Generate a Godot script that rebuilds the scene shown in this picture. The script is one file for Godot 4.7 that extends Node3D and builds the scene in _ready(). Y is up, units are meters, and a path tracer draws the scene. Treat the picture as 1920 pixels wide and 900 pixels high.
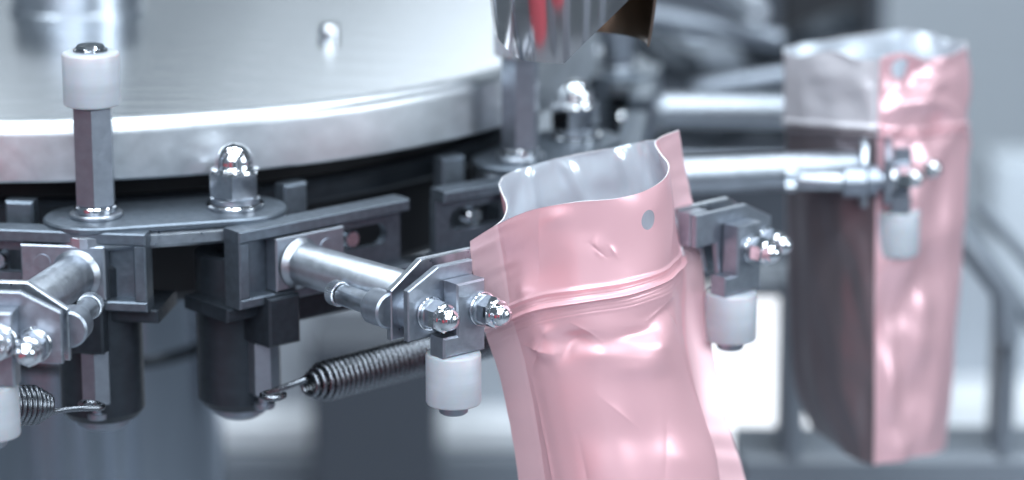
extends Node3D
# A close-up of a rotary pouch-filling machine: turntable, gripper arms, two pink pouches, a filling nozzle.

const PITCH := 14.5
const LENS := 5500.0          # focal length in pixels of a 1920 x 900 frame
const DIST := 1.25

var cam_pos := Vector3.ZERO
var cam_f := Vector3.ZERO
var cam_u := Vector3.ZERO
var M := {}
var taken := {}
var RING := Vector3.ZERO      # centre of the turntable's top face

# ------------------------------------------------------------------ helpers
class Geo:
	var v := PackedVector3Array()
	var n := PackedVector3Array()
	var x := Transform3D.IDENTITY

	func tri(a: Vector3, b: Vector3, c: Vector3, na: Vector3, nb: Vector3, nc: Vector3) -> void:
		var p := x * a
		var q := x * b
		var r := x * c
		var l := x.basis * na
		var m := x.basis * nb
		var o := x.basis * nc
		if (q - p).cross(r - p).dot(l + m + o) > 0.0:     # front faces run clockwise
			v.append_array([p, r, q])
			n.append_array([l, o, m])
		else:
			v.append_array([p, q, r])
			n.append_array([l, m, o])

	func flat(a: Vector3, b: Vector3, c: Vector3, out: Vector3) -> void:
		tri(a, b, c, out, out, out)

	func quad(a: Vector3, b: Vector3, c: Vector3, d: Vector3, na: Vector3, nb: Vector3, nc: Vector3, nd: Vector3) -> void:
		tri(a, b, c, na, nb, nc)
		tri(a, c, d, na, nc, nd)

	func mesh(mat: Material) -> ArrayMesh:
		var arr := []
		arr.resize(Mesh.ARRAY_MAX)
		arr[Mesh.ARRAY_VERTEX] = v
		arr[Mesh.ARRAY_NORMAL] = n
		var m := ArrayMesh.new()
		m.add_surface_from_arrays(Mesh.PRIMITIVE_TRIANGLES, arr)
		m.surface_set_material(0, mat)
		return m

	# profile: points (radius, height) from bottom to top, turned about the y axis of x
	func lathe(profile: Array, segs := 48, crease := 35.0, from := 0.0, to := TAU) -> Geo:
		var k := profile.size()
		var sn := []
		for i in k - 1:
			var d: Vector2 = profile[i + 1] - profile[i]
			sn.append(Vector2(d.y, -d.x).normalized())
		for i in k - 1:
			var n0: Vector2 = sn[i]
			var n1: Vector2 = sn[i]
			if i > 0 and absf(n0.angle_to(sn[i - 1])) < deg_to_rad(crease):
				n0 = (n0 + sn[i - 1]).normalized()
			if i < k - 2 and absf(n1.angle_to(sn[i + 1])) < deg_to_rad(crease):
				n1 = (n1 + sn[i + 1]).normalized()
			var a: Vector2 = profile[i]
			var b: Vector2 = profile[i + 1]
			for s in segs:
				var t0 := from + (to - from) * s / segs
				var t1 := from + (to - from) * (s + 1) / segs
				var e0 := Vector3(sin(t0), 0, cos(t0))
				var e1 := Vector3(sin(t1), 0, cos(t1))
				var up := Vector3.UP
				quad(e0 * a.x + up * a.y, e1 * a.x + up * a.y, e1 * b.x + up * b.y, e0 * b.x + up * b.y, e0 * n0.x + up * n0.y, e1 * n0.x + up * n0.y, e1 * n1.x + up * n1.y, e0 * n1.x + up * n1.y)
		return self

	# polygon in the xy plane, extruded from z0 to z1, edges bevelled by b
	func prism(poly: PackedVector2Array, z0: float, z1: float, b := 0.0) -> Geo:
		var area := 0.0
		var k := poly.size()
		for i in k:
			area += poly[i].cross(poly[(i + 1) % k])
		if area < 0.0:
			poly = poly.duplicate()
			poly.reverse()
		var inn := PackedVector2Array()
		for i in k:
			var e0 := (poly[i] - poly[(i + k - 1) % k]).normalized()
			var e1 := (poly[(i + 1) % k] - poly[i]).normalized()
			var m0 := Vector2(-e0.y, e0.x)
			var m1 := Vector2(-e1.y, e1.x)
			var m := (m0 + m1)
			m = m / maxf(0.3, m.dot(m0))
			inn.append(poly[i] + m * b)
		for t in [[z0, -1.0], [z1, 1.0]]:
			var z: float = t[0]
			var s: float = t[1]
			var idx := Geometry2D.triangulate_polygon(inn)
			for j in range(0, idx.size(), 3):
				var p := inn[idx[j]]
				var q := inn[idx[j + 1]]
				var r := inn[idx[j + 2]]
				flat(Vector3(p.x, p.y, z), Vector3(q.x, q.y, z), Vector3(r.x, r.y, z), Vector3(0, 0, s))
		var far := absf(z1 - z0)
		for i in k:
			var j := (i + 1) % k
			var e := (poly[j] - poly[i]).normalized()
			var o := Vector3(e.y, -e.x, 0)
			var pa := poly[i]
			var pb := poly[j]
			var zb := z0 + b
			var zt := z1 - b
			quad(Vector3(pa.x, pa.y, zb), Vector3(pb.x, pb.y, zb), Vector3(pb.x, pb.y, zt), Vector3(pa.x, pa.y, zt), o, o, o, o)
			if b > 0.0 and far > 2.0 * b:
				for t in [[z0, zb, -1.0], [z1, zt, 1.0]]:
					var c: Vector3 = (o + Vector3(0, 0, t[2])).normalized()
					quad(Vector3(inn[i].x, inn[i].y, t[0]), Vector3(inn[j].x, inn[j].y, t[0]), Vector3(pb.x, pb.y, t[1]), Vector3(pa.x, pa.y, t[1]), c, c, c, c)
		return self

	func box(lo: Vector3, hi: Vector3, b := 0.0006) -> Geo:
		return prism(PackedVector2Array([Vector2(lo.x, lo.y), Vector2(hi.x, lo.y), Vector2(hi.x, hi.y), Vector2(lo.x, hi.y)]), lo.z, hi.z, b)

	# round bar along a path, radius r (a number or one per point)
	func tube(path: PackedVector3Array, r, segs := 12) -> Geo:
		var k := path.size()
		var side := Vector3.ZERO
		var rings := []
		for i in k:
			var t := (path[mini(i + 1, k - 1)] - path[maxi(i - 1, 0)]).normalized()
			if side == Vector3.ZERO:
				side = t.cross(Vector3.UP if absf(t.y) < 0.9 else Vector3.RIGHT).normalized()
			side = (side - t * side.dot(t)).normalized()
			var up := side.cross(t)
			var ring := []
			var rad: float = r[i] if r is Array or r is PackedFloat32Array else r
			for s in segs:
				var a := TAU * s / segs
				var d := side * cos(a) + up * sin(a)
				ring.append([path[i] + d * rad, d])
			rings.append(ring)
		for i in k - 1:
			for s in segs:
				var a = rings[i][s]
				var b = rings[i][(s + 1) % segs]
				var c = rings[i + 1][(s + 1) % segs]
				var d = rings[i + 1][s]
				quad(a[0], b[0], c[0], d[0], a[1], b[1], c[1], d[1])
		for e in [0, k - 1]:
			var t := (path[0] - path[1]).normalized() if e == 0 else (path[k - 1] - path[k - 2]).normalized()
			for s in segs:
				flat(path[e], rings[e][s][0], rings[e][(s + 1) % segs][0], t)
		return self

	# hexagonal bar about the y axis, chamfered corners at both ends (c)
	func hexbar(af: float, y0: float, y1: float, c := 0.0008, turn := 0.0) -> Geo:
		var r := af / sqrt(3.0)
		var poly := PackedVector2Array()
		for i in 6:
			poly.append(Vector2(r, 0).rotated(turn + TAU * i / 6))
		var keep := x
		x = x * Transform3D(Basis(Vector3.RIGHT, -PI / 2), Vector3.ZERO)
		prism(poly, y0, y1, c)
		x = keep
		return self


func spot(px: float, py: float, d: float) -> Vector3:       # where a sight line is, d metres into the scene
	return cam_pos + d * (cam_f + Vector3.RIGHT * (px - 960.0) / LENS + cam_u * (450.0 - py) / LENS)


func hang(px: float, py: float, d: float) -> Vector3:       # the same for things that hang straight down
	return spot(px, py, d + (py - 400.0) * 5.7e-5)


func numbered(called: String) -> String:
	var k: int = taken.get(called, -1) + 1
	taken[called] = k
	return called if k == 0 else "%s_%03d" % [called, k]


func thing(called: String, label: String, category: String, xf := Transform3D.IDENTITY, group := "") -> Node3D:
	var o := Node3D.new()
	o.name = numbered(called)
	add_child(o)
	o.transform = xf
	o.set_meta("label", label)
	o.set_meta("category", category)
	if group:
		o.set_meta("group", group)
	return o


func part(parent: Node3D, called: String, g: Geo, mat: Material) -> MeshInstance3D:
	var o := MeshInstance3D.new()
	o.name = called
	o.mesh = g.mesh(mat)
	parent.add_child(o, true)
	return o


func structure(called: String, g: Geo, mat: Material, label: String) -> MeshInstance3D:
	var o := part(self, called, g, mat)
	o.set_meta("kind", "structure")
	o.set_meta("label", label)
	return o


func geo(xf := Transform3D.IDENTITY) -> Geo:
	var g := Geo.new()
	g.x = xf
	return g


func noise_tex(freq: float, seed_: int, size := 512, lo := 0.0, hi := 1.0, octaves := 4) -> NoiseTexture2D:
	var f := FastNoiseLite.new()
	f.seed = seed_
	f.frequency = freq
	f.fractal_octaves = octaves
	var t := NoiseTexture2D.new()
	t.width = size
	t.height = size
	t.seamless = true
	t.noise = f
	var g := Gradient.new()
	g.set_color(0, Color(lo, lo, lo))
	g.set_color(1, Color(hi, hi, hi))
	t.color_ramp = g
	return t


func metal(col: Color, rough: float, metallic := 1.0, grain := 0.0, scale := Vector3(12, 12, 12), var_ := 0.25, seed_ := 1, dirt := 0.86) -> StandardMaterial3D:
	var m := StandardMaterial3D.new()
	m.albedo_color = col.linear_to_srgb()
	m.metallic = metallic
	m.roughness = rough
	m.uv1_triplanar = true
	m.uv1_scale = scale
	if var_ > 0.0:
		m.roughness = 1.0
		m.roughness_texture = noise_tex(0.02, seed_, 512, clampf(rough * (1.0 - var_), 0, 1), clampf(rough * (1.0 + var_), 0, 1))
		m.albedo_texture = noise_tex(0.012, seed_ + 9, 512, dirt, 1.0, 5)
	if grain > 0.0:
		m.heightmap_enabled = true
		m.heightmap_scale = grain
		m.heightmap_texture = noise_tex(0.06, seed_ + 5, 512, 0.0, 1.0, 3)
	return m


func plain(col: Color, rough: float, metallic := 0.0) -> StandardMaterial3D:
	var m := StandardMaterial3D.new()
	m.albedo_color = col.linear_to_srgb()
	m.roughness = rough
	m.metallic = metallic
	return m


func film(col: Color, rough: float, metallic: float, back: Color) -> StandardMaterial3D:
	var m := plain(col, rough, metallic)
	m.backlight_enabled = true
	m.backlight = back.linear_to_srgb()
	m.clearcoat_enabled = rough < 0.42
	m.clearcoat = 0.3
	m.clearcoat_roughness = 0.22
	return m


func make_materials() -> void:
	M.chrome = metal(Color(0.76, 0.78, 0.82), 0.11, 1.0, 0.0, Vector3(40, 40, 40), 0.5, 3)
	M.steel = metal(Color(0.52, 0.56, 0.62), 0.33, 1.0, 0.002, Vector3(20, 20, 20), 0.25, 11)
	M.tube = metal(Color(0.46, 0.495, 0.55), 0.40, 1.0, 0.0015, Vector3(22, 22, 22), 0.25, 17)
	M.plate = metal(Color(0.35, 0.385, 0.445), 0.40, 0.95, 0.002, Vector3(24, 24, 24), 0.15, 23, 0.9)
	M.rail = metal(Color(0.165, 0.195, 0.235), 0.42, 0.85, 0.004, Vector3(26, 26, 26), 0.15, 31, 0.86)
	M.iron = metal(Color(0.031, 0.039, 0.051), 0.45, 0.5, 0.004, Vector3(26, 26, 26), 0.2, 37, 0.8)
	M.black = plain(Color(0.012, 0.013, 0.017), 0.6, 0.2)
	M.disc = metal(Color(0.72, 0.75, 0.79), 0.24, 1.0, 0.0004, Vector3(1.2, 1.0, 30), 0.25, 41, 0.9)
	M.rimsteel = metal(Color(0.74, 0.77, 0.81), 0.40, 1.0, 0.0, Vector3(9, 9, 9), 0.10, 43)
	M.drum = metal(Color(0.55, 0.60, 0.68), 0.15, 1.0, 0.0, Vector3(6, 0.4, 6), 0.3, 47)
	M.spring = metal(Color(0.20, 0.215, 0.24), 0.28, 1.0, 0.0, Vector3(30, 30, 30), 0.3, 53)
	M.nylon = plain(Color(0.43, 0.46, 0.505), 0.36)
	M.nylon.subsurf_scatter_enabled = true
	M.nylon.subsurf_scatter_strength = 0.4
	M.nylon.uv1_triplanar = true
	M.nylon.uv1_scale = Vector3(3, 28, 3)
	M.nylon.albedo_texture = noise_tex(0.012, 61, 256, 0.90, 1.0, 4)  # faint bands stand for the glow of light inside the nylon
	M.film = film(Color(0.94, 0.565, 0.61), 0.38, 0.45, Color(0.4, 0.2, 0.22))
	M.lining = film(Color(0.72, 0.82, 0.88), 0.15, 0.5, Color(0.35, 0.25, 0.27))
	M.darkened_film = film(Color(0.19, 0.165, 0.18), 0.30, 0.6, Color(0.15, 0.1, 0.1))  # film darkened to imitate the dark machine mirrored in this half
	M.far_film = film(Color(0.95, 0.60, 0.645), 0.30, 0.5, Color(0.4, 0.25, 0.27))  # paler copy of the film, for the half turned to the light
	M.seal = film(Color(0.94, 0.62, 0.655), 0.40, 0.4, Color(0.5, 0.36, 0.38))
	M.backlit_film = film(Color(0.62, 0.60, 0.63), 0.44, 0.35, Color(0.4, 0.35, 0.36))
	M.rim = plain(Color(0.80, 0.78, 0.80), 0.6)
	M.far_lining = film(Color(0.66, 0.72, 0.78), 0.5, 0.4, Color(0.3, 0.25, 0.27))


func round_end(cx: float, cy: float, r: float, a0: float, a1: float, k := 12) -> PackedVector2Array:
	var p := PackedVector2Array()
	for i in k + 1:
		var a := deg_to_rad(a0 + (a1 - a0) * i / k)
		p.append(Vector2(cx + r * cos(a), cy + r * sin(a)))
	return p


func arc(cx: float, cy: float, r: float, a0: float, a1: float, k := 8) -> Array:
	return Array(round_end(cx, cy, r, a0, a1, k))


func along(axis: Vector3, at: Vector3) -> Transform3D:        # y axis laid along axis
	var y := axis.normalized()
	var xx := y.cross(Vector3.FORWARD if absf(y.z) < 0.9 else Vector3.RIGHT).normalized()
	return Transform3D(Basis(xx, y, xx.cross(y)), at)


# a domed cap nut standing on its washers; base at the origin of xf, along its y axis. af = width across flats
func cap_nut(parent: Node3D, xf: Transform3D, af: float, turn := 0.2, dome := 0.95, tall := 1.02) -> void:
	var s := af
	var nut := part(parent, "cap_nut", geo(xf).hexbar(s, 0.235 * s, 0.84 * s, 0.05 * s, turn), M.chrome)
	var prof := [Vector2(0.515 * s, 0.79 * s), Vector2(0.50 * s, 0.85 * s), Vector2(0.44 * s, 0.88 * s), Vector2(0.415 * s, 0.93 * s), Vector2(0.41 * s, tall * s)]
	var h := tall * s
	for i in range(1, 11):
		var a := PI / 2 * i / 10
		prof.append(Vector2(0.41 * s * cos(a), h + 0.41 * s * dome * sin(a)))
	part(nut, "dome", geo(xf).lathe(prof, 40), M.chrome)
	part(nut, "spring_washer", geo(xf).lathe([Vector2(0.3 * s, 0.1 * s), Vector2(0.50 * s, 0.1 * s), Vector2(0.53 * s, 0.12 * s), Vector2(0.53 * s, 0.215 * s), Vector2(0.50 * s, 0.234 * s), Vector2(0.3 * s, 0.234 * s)], 40), M.steel)
	part(nut, "washer", geo(xf).lathe([Vector2(0.2 * s, 0.0), Vector2(0.60 * s, 0.0), Vector2(0.62 * s, 0.02 * s), Vector2(0.62 * s, 0.08 * s), Vector2(0.60 * s, 0.0998 * s), Vector2(0.2 * s, 0.0998 * s)], 40), M.chrome)


func roller_shape(xf: Transform3D, r: float, h: float) -> Geo:
	var c := r * 0.1
	return geo(xf).lathe([Vector2(0, 0), Vector2(r - c, 0), Vector2(r - 0.3 * c, 0.3 * c), Vector2(r, c), Vector2(r, h - c), Vector2(r - 0.3 * c, h - 0.3 * c), Vector2(r - c, h), Vector2(0, h)], 56, 50.0)


# ------------------------------------------------------------------ machine
func turntable() -> void:
	var t := thing("turntable_cover", "large satin steel turntable disc with rounded rim, filling the upper left", "turntable", Transform3D(Basis(), RING))
	var R := 0.279
	var H := 0.0285
	var prof := [Vector2(0.2, -H), Vector2(R - 0.0012, -H), Vector2(R, -H + 0.0012), Vector2(R, -0.0075)]
	prof.append_array(arc(R - 0.0075, -0.0075, 0.0075, 12, 90, 10))
	part(t, "rim", geo().lathe(prof, 240), M.rimsteel)
	part(t, "top_face", geo().lathe([Vector2(R - 0.0075, 0.0), Vector2(0.0, 0.0)], 240), M.disc)
	var hub := [Vector2(0.0362, 0), Vector2(0.0362, 0.0025), Vector2(0.0345, 0.004), Vector2(0.0345, 0.03)]
	hub.append_array(arc(0.031, 0.03, 0.0035, 0, 90, 5))
	hub.append(Vector2(0, 0.0335))
	part(t, "hub", geo().lathe(hub, 72), M.steel)
	var at := Vector3(0.1399, 0, 0.0779)
	part(t, "screw", geo(Transform3D(Basis(), at)).lathe([Vector2(0.0052, 0), Vector2(0.0052, 0.0065), Vector2(0.0045, 0.0075), Vector2(0, 0.0075)], 24), M.chrome)


func ring_point(deg: float, r: float, h: float) -> Vector3:
	var a := deg_to_rad(deg)
	return RING + Vector3(sin(a) * r, h, cos(a) * r)


func under_table() -> void:
	var o := thing("cam_housing", "dark cast ring housing in the gap beneath the turntable disc", "housing", Transform3D(Basis(), RING))
	part(o, "drum_wall", geo().lathe([Vector2(0.0, -0.1), Vector2(0.230, -0.1), Vector2(0.235, -0.095), Vector2(0.235, -0.0287), Vector2(0.0, -0.0287)], 96), M.black)
	part(o, "cam_track", geo().lathe([Vector2(0.235, -0.056), Vector2(0.246, -0.056), Vector2(0.248, -0.054), Vector2(0.248, -0.047), Vector2(0.246, -0.045), Vector2(0.235, -0.045)], 120), M.iron)
	part(o, "lower_ring", geo().lathe([Vector2(0.0765, -0.124), Vector2(0.098, -0.124), Vector2(0.1, -0.122), Vector2(0.1, -0.1005), Vector2(0.0765, -0.1005)], 120), M.iron)
	var c := thing("machine_column", "broad round brushed steel column carrying the turntable, streaked with reflections", "column", Transform3D(Basis(), RING))
	part(c, "column_shell", geo().lathe([Vector2(0.0, -0.6), Vector2(0.073, -0.6), Vector2(0.073, -0.128), Vector2(0.071, -0.126), Vector2(0.0, -0.126)], 120), M.drum)
	part(c, "neck", geo().lathe([Vector2(0.05, -0.126), Vector2(0.0785, -0.126), Vector2(0.0785, -0.116), Vector2(0.076, -0.114), Vector2(0.076, -0.0852), Vector2(0.05, -0.0852)], 120), M.iron)
	part(c, "band", geo().lathe([Vector2(0.073, -0.180), Vector2(0.0765, -0.180), Vector2(0.0765, -0.176), Vector2(0.073, -0.176)], 120), M.iron)


func station_plate(a_post: float, a_nut: float, label: String, roller: bool) -> void:
	var p := ring_point(a_post, 0.296, -0.040)
	var q := ring_point(a_nut, 0.296, -0.040)
	var mid := (p + q) / 2
	var d := q - p
	var turn := atan2(-d.z, d.x)
	var t := thing("station_plate", label, "mounting plate", Transform3D(Basis(Vector3.UP, turn), mid), "oval plates under the turntable rim")
	var half := d.length() / 2
	var lay := Transform3D(Basis(Vector3.RIGHT, -PI / 2), Vector3.ZERO)     # polygon xy -> x, -z
	for l in [[0.0235, -0.0030, 0.0, "plate_top", M.rail, 0.0008], [0.0228, -0.0108, -0.0034, "plate_body", M.steel, 0.0015]]:
		var poly := round_end(-half, 0, l[0], 90, 270, 20)
		poly.append_array(round_end(half, 0, l[0], -90, 90, 20))
		part(t, l[3], geo(lay).prism(poly, l[1], l[2], l[5]), l[4])
	cap_nut(t, Transform3D(Basis(), Vector3(half, 0, 0)), 0.0210, 0.25, 1.0, 0.99)
	var ph := part(t, "hex_post", geo(Transform3D(Basis(), Vector3(-half, 0, 0))).hexbar(0.0163, 0.0052, 0.050, 0.0007, 0.32), M.plate)
	part(ph, "spring_washer", geo(Transform3D(Basis(), Vector3(-half, 0, 0))).lathe([Vector2(0.005, 0.002), Vector2(0.0090, 0.002), Vector2(0.0094, 0.0024), Vector2(0.0094, 0.0046), Vector2(0.0088, 0.0052), Vector2(0.005, 0.0052)], 40), M.chrome)
	part(ph, "washer", geo(Transform3D(Basis(), Vector3(-half, 0, 0))).lathe([Vector2(0.005, 0), Vector2(0.0116, 0), Vector2(0.0119, 0.0004), Vector2(0.0119, 0.0015), Vector2(0.0115, 0.002), Vector2(0.005, 0.002)], 40), M.steel)
	if roller:
		var rl := part(t, "roller", roller_shape(Transform3D(Basis(), Vector3(-half, 0.0503, 0)), 0.0126, 0.0238), M.nylon)
		part(rl, "roller_bolt", geo(Transform3D(Basis(), Vector3(-half, 0.0741, 0))).lathe([Vector2(0.0074, 0), Vector2(0.0077, 0.0006), Vector2(0.0074, 0.0012), Vector2(0.0062, 0.0013), Vector2(0.0066, 0.0019), Vector2(0.0058, 0.003), Vector2(0, 0.003)], 36), M.chrome)


# side = 1: the tube sits right of the pivot and the jaw opens to the right; -1: the other way round
func gripper_arm(a_pivot: float, phi: float, side: float, rail_x: float, rail_z: float, tube_x: float, tip: Vector3, phi_tip: float, label: String, roller_down := true) -> void:
	var base := ring_point(a_pivot, 0.296, -0.040)
	var xf := Transform3D(Basis(Vector3.UP, deg_to_rad(phi)), base)
	var t := thing("gripper_arm", label, "gripper arm", xf, "gripper arms round the turntable")
	var S := Transform3D(Basis(Vector3(side, 0, 0), Vector3.UP, Vector3.BACK), Vector3.ZERO)
	var top := -0.002
	var h := 0.0356
	var x0 := rail_x
	var x1 := rail_x + 0.096
	var zf := rail_z                # front of the flanges
	# pivot
	part(t, "pivot_body", geo().lathe([Vector2(0, -0.092), Vector2(0.016, -0.092), Vector2(0.0188, -0.0885), Vector2(0.0188, -0.02), Vector2(0.0178, -0.019), Vector2(0.0, -0.019)], 64), M.iron)
	part(t, "pivot_nut", geo().lathe([Vector2(0, -0.098), Vector2(0.0085, -0.098), Vector2(0.0122, -0.0955), Vector2(0.0125, -0.0922), Vector2(0, -0.0922)], 48), M.plate)
	part(t, "pivot_pin", geo().lathe([Vector2(0, -0.0188), Vector2(0.009, -0.0188), Vector2(0.009, -0.0112), Vector2(0, -0.0112)], 32), M.iron)
	# rail
	part(t, "rail_top", geo(S).box(Vector3(x0, top - 0.0055, zf - 0.0125), Vector3(x1, top, zf), 0.0007), M.rail)
	var w := [Vector2(x0 + 0.006, top - h + 0.0045), Vector2(x1, top - h + 0.0045), Vector2(x1, top - 0.0057), Vector2(x0 + 0.006, top - 0.0057)]
	var sx0 := x0 + 0.052
	var sx1 := x1 - 0.013
	var sy := top - 0.0162
	var sr := 0.0052
	var g := geo(S)
	var zw := zf - 0.0118
	g.prism(PackedVector2Array([w[0], Vector2(sx0, w[0].y), Vector2(sx0, w[3].y), w[3]]), zw - 0.0005, zw + 0.004)
	g.prism(PackedVector2Array([Vector2(sx0, sy + sr), Vector2(sx1, sy + sr), Vector2(sx1, w[3].y), Vector2(sx0, w[3].y)]), zw - 0.0005, zw + 0.004)
	g.prism(PackedVector2Array([Vector2(sx0, w[0].y), Vector2(sx1, w[0].y), Vector2(sx1, sy - sr), Vector2(sx0, sy - sr)]), zw - 0.0005, zw + 0.004)
	var right := PackedVector2Array([Vector2(sx1, w[0].y), w[1], w[2], Vector2(sx1, w[3].y)])
	right.append_array(round_end(sx1, sy, sr, 90, -90, 14))
	g.prism(right, zw - 0.0005, zw + 0.004)
	part(t, "rail_web", g, M.rail)
	part(t, "rail_foot", geo(S).box(Vector3(x0 + 0.0002, top - h, zf - 0.0125), Vector3(x1 + 0.002, top - h + 0.0045, zf - 0.0004), 0.0007), M.rail)
	part(t, "rail_end", geo(S).box(Vector3(x0 + 0.0004, top - h + 0.0046, zf - 0.0126), Vector3(x0 + 0.0058, top - 0.0056, zf - 0.0006), 0.0006), M.rail)
	part(t, "slot_bolt", geo(S * Transform3D(Basis(Vector3.RIGHT, PI / 2), Vector3(sx0 + 0.019, sy - 0.001, zw - 0.006))).lathe([Vector2(0, 0), Vector2(0.0042, 0), Vector2(0.0042, 0.0062), Vector2(0.0035, 0.007), Vector2(0, 0.007)], 24), M.chrome)
	# carriers under the rail
	part(t, "carrier", geo(S).box(Vector3(x0 - 0.003, top - h - 0.0065, zf - 0.04), Vector3(x0 + 0.024, top - h - 0.0003, zf - 0.006), 0.0008), M.iron)
	part(t, "link_block", geo(S).box(Vector3(-0.0085, top - h - 0.019, 0.008), Vector3(0.0085, top - h + 0.0035, zf + 0.0035), 0.001), M.iron)
	part(t, "link_bar", geo(S).box(Vector3(0.0088, top - h - 0.0135, 0.004), Vector3(0.074, top - h - 0.0004, zf - 0.008), 0.001), M.iron)
	var hx := S * Transform3D(Basis(), Vector3(-0.0020 if side > 0 else -0.002, 0, 0.022 if side > 0 else 0.016))
	part(t, "spring_post", geo(hx).hexbar(0.0120, top - h - 0.0445, top - h - 0.0192, 0.0008, 0.35), M.plate)
	part(t, "spring_stud", geo(hx).lathe([Vector2(0, top - h - 0.0515), Vector2(0.0042, top - h - 0.0515), Vector2(0.0048, top - h - 0.0508), Vector2(0.0048, top - h - 0.0488), Vector2(0.0032, top - h - 0.0484), Vector2(0.0032, top - h - 0.0447), Vector2(0, top - h - 0.0447)], 24), M.plate)
	# stop block behind the rail
	part(t, "stop_block", geo(S).box(Vector3(0.030, -0.034, -0.012), Vector3(0.043, 0.0045, -0.003), 0.0012), M.rail)
	# mounting plate and tube
	var mp := part(t, "tube_plate", geo(S).box(Vector3(tube_x - 0.0135, top - 0.0305, zf - 0.0076), Vector3(tube_x + 0.0245, top - 0.0062, zf + 0.0006), 0.0007), M.plate)
	part(mp, "plate_screw", geo(S * Transform3D(Basis(Vector3.RIGHT, PI / 2), Vector3(tube_x + 0.0145, top - 0.014, zf + 0.0005))).lathe([Vector2(0, 0.0001), Vector2(0.0038, 0.0001), Vector2(0.0036, 0.0006), Vector2(0, 0.0006)], 24), M.plate)
	var tipx := Transform3D(Basis(Vector3.UP, deg_to_rad(phi_tip)), tip)
	var L := xf.affine_inverse() * tipx            # jaw frame within the arm's
	var from := Vector3(tube_x * side, top - 0.0195, zf + 0.0004)
	var to := L * Vector3(-0.0035 * side, 0.0200, -0.0172)
	var dir := (to - from).normalized()
	var len := (to - from).length()
	part(t, "tube", geo(along(dir, from)).lathe([Vector2(0, 0), Vector2(0.0118, 0), Vector2(0.0112, 0.0009), Vector2(0.0098, 0.0022), Vector2(0.0095, 0.003), Vector2(0.0095, len - 0.0006), Vector2(0.009, len), Vector2(0, len)], 64, 60.0), M.tube)
	# jaw: two plates that hold the pouch's seal between them
	var J := L * S
	var fin := 0.014 if side > 0 else 0.0195
	var fin_back := 0.024 if side > 0 else 0.0195
	var ox := 0.0 if side > 0 else -0.0085
	for pl in [[0.0, fin, 0.0], [-0.0115, fin_back, -0.001]]:
		var z: float = pl[0]
		var poly := PackedVector2Array([Vector2(ox - 0.0215, 0.0065), Vector2(ox - 0.0215, 0.0285), Vector2(ox - 0.005, 0.0365), Vector2(pl[1], 0.0365), Vector2(pl[1], 0.0215), Vector2(0.006, 0.0215), Vector2(0.004, 0.0065)])
		if z < 0.0:
			poly = PackedVector2Array([Vector2(ox - 0.0215, 0.0045), Vector2(ox - 0.0215, 0.0265), Vector2(ox - 0.005, 0.0375), Vector2(pl[1], 0.0375), Vector2(pl[1], 0.0225), Vector2(0.006, 0.0215), Vector2(0.0, 0.0045)])
		part(t, "jaw_plate", geo(J).prism(poly, z - 0.0072, z - 0.0036, 0.0005), M.steel if z < 0.0 else M.plate)
	if side < 0:
		part(t, "jaw_pad", geo(J).box(Vector3(0.0085, 0.0213, -0.0148), Vector3(0.0197, 0.0367, -0.0073), 0.0006), M.plate)
	part(t, "jaw_spacer", geo(J * Transform3D(Basis(Vector3.RIGHT, PI / 2), Vector3(ox - 0.011, 0.016, -0.0186))).lathe([Vector2(0.0, 0.0), Vector2(0.0072, 0.0), Vector2(0.0076, 0.0004), Vector2(0.0076, 0.0085), Vector2(0.005, 0.0088), Vector2(0.005, 0.0112), Vector2(0, 0.0112)], 40), M.plate)
	# plunger that runs beside the tube
	var pz := J * Transform3D(Basis(Vector3.RIGHT, PI / 2), Vector3(ox - 0.0212, 0.0175, -0.0255))
	part(t, "plunger_collar", geo(pz).lathe([Vector2(0, -0.002), Vector2(0.0072, -0.002), Vector2(0.0079, -0.0012), Vector2(0.0079, 0.009), Vector2(0.007, 0.0099), Vector2(0, 0.0099)], 40), M.plate)
	var pr := part(t, "plunger_rod", geo(pz).lathe([Vector2(0, -0.024), Vector2(0.0044, -0.024), Vector2(0.0047, -0.0235), Vector2(0.0047, -0.0021), Vector2(0, -0.0021)], 32), M.steel)
	var kn := geo(pz)
	var knp := []
	for i in 72:
		knp.append(0.0054 + (0.00025 if i % 2 == 0 else -0.00015))
	var kp := PackedVector2Array()
	for i in 72:
		kp.append(Vector2(knp[i], 0).rotated(TAU * i / 72))
	kn.x = kn.x * Transform3D(Basis(Vector3.RIGHT, -PI / 2), Vector3.ZERO)
	kn.prism(kp, -0.0302, -0.0247, 0.0004)
	part(pr, "knurled_cap", kn, M.steel)
	# stem of the roller, cap nuts, roller
	var stem := PackedVector2Array([Vector2(-0.0105, -0.001), Vector2(0.0125, -0.001), Vector2(0.0125, 0.0305), Vector2(-0.0030, 0.0305), Vector2(-0.0030, 0.008), Vector2(-0.0105, 0.008)])
	part(t, "roller_stem", geo(L).prism(stem, -0.0034, 0.0065, 0.0008), M.plate)
	var nuts := [[-0.0098, 0.017, -0.0034], [0.0105, 0.0175, 0.0066]] if side > 0 else [[0.0070, 0.0188, 0.0066], [0.0255 if a_pivot > 30.0 else 0.0185, 0.0175 if a_pivot > 30.0 else 0.0145, -0.0034]]
	for k in nuts:
		cap_nut(t, L * Transform3D(Basis(Vector3.RIGHT, PI / 2), Vector3(k[0], k[1], k[2])), 0.0120 if a_pivot < 30.0 else 0.0110, 0.5, 1.0)
	var rl := part(t, "roller", roller_shape(L * Transform3D(Basis(), Vector3(0, -0.0240, 0.0)), 0.0119, 0.0229), M.nylon)
	part(rl, "roller_bolt", geo(L * Transform3D(Basis(), Vector3(0, -0.0285, 0))).lathe([Vector2(0, 0), Vector2(0.0052, 0), Vector2(0.0062, 0.0008), Vector2(0.0064, 0.0044), Vector2(0, 0.0044)], 36), M.plate)


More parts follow.
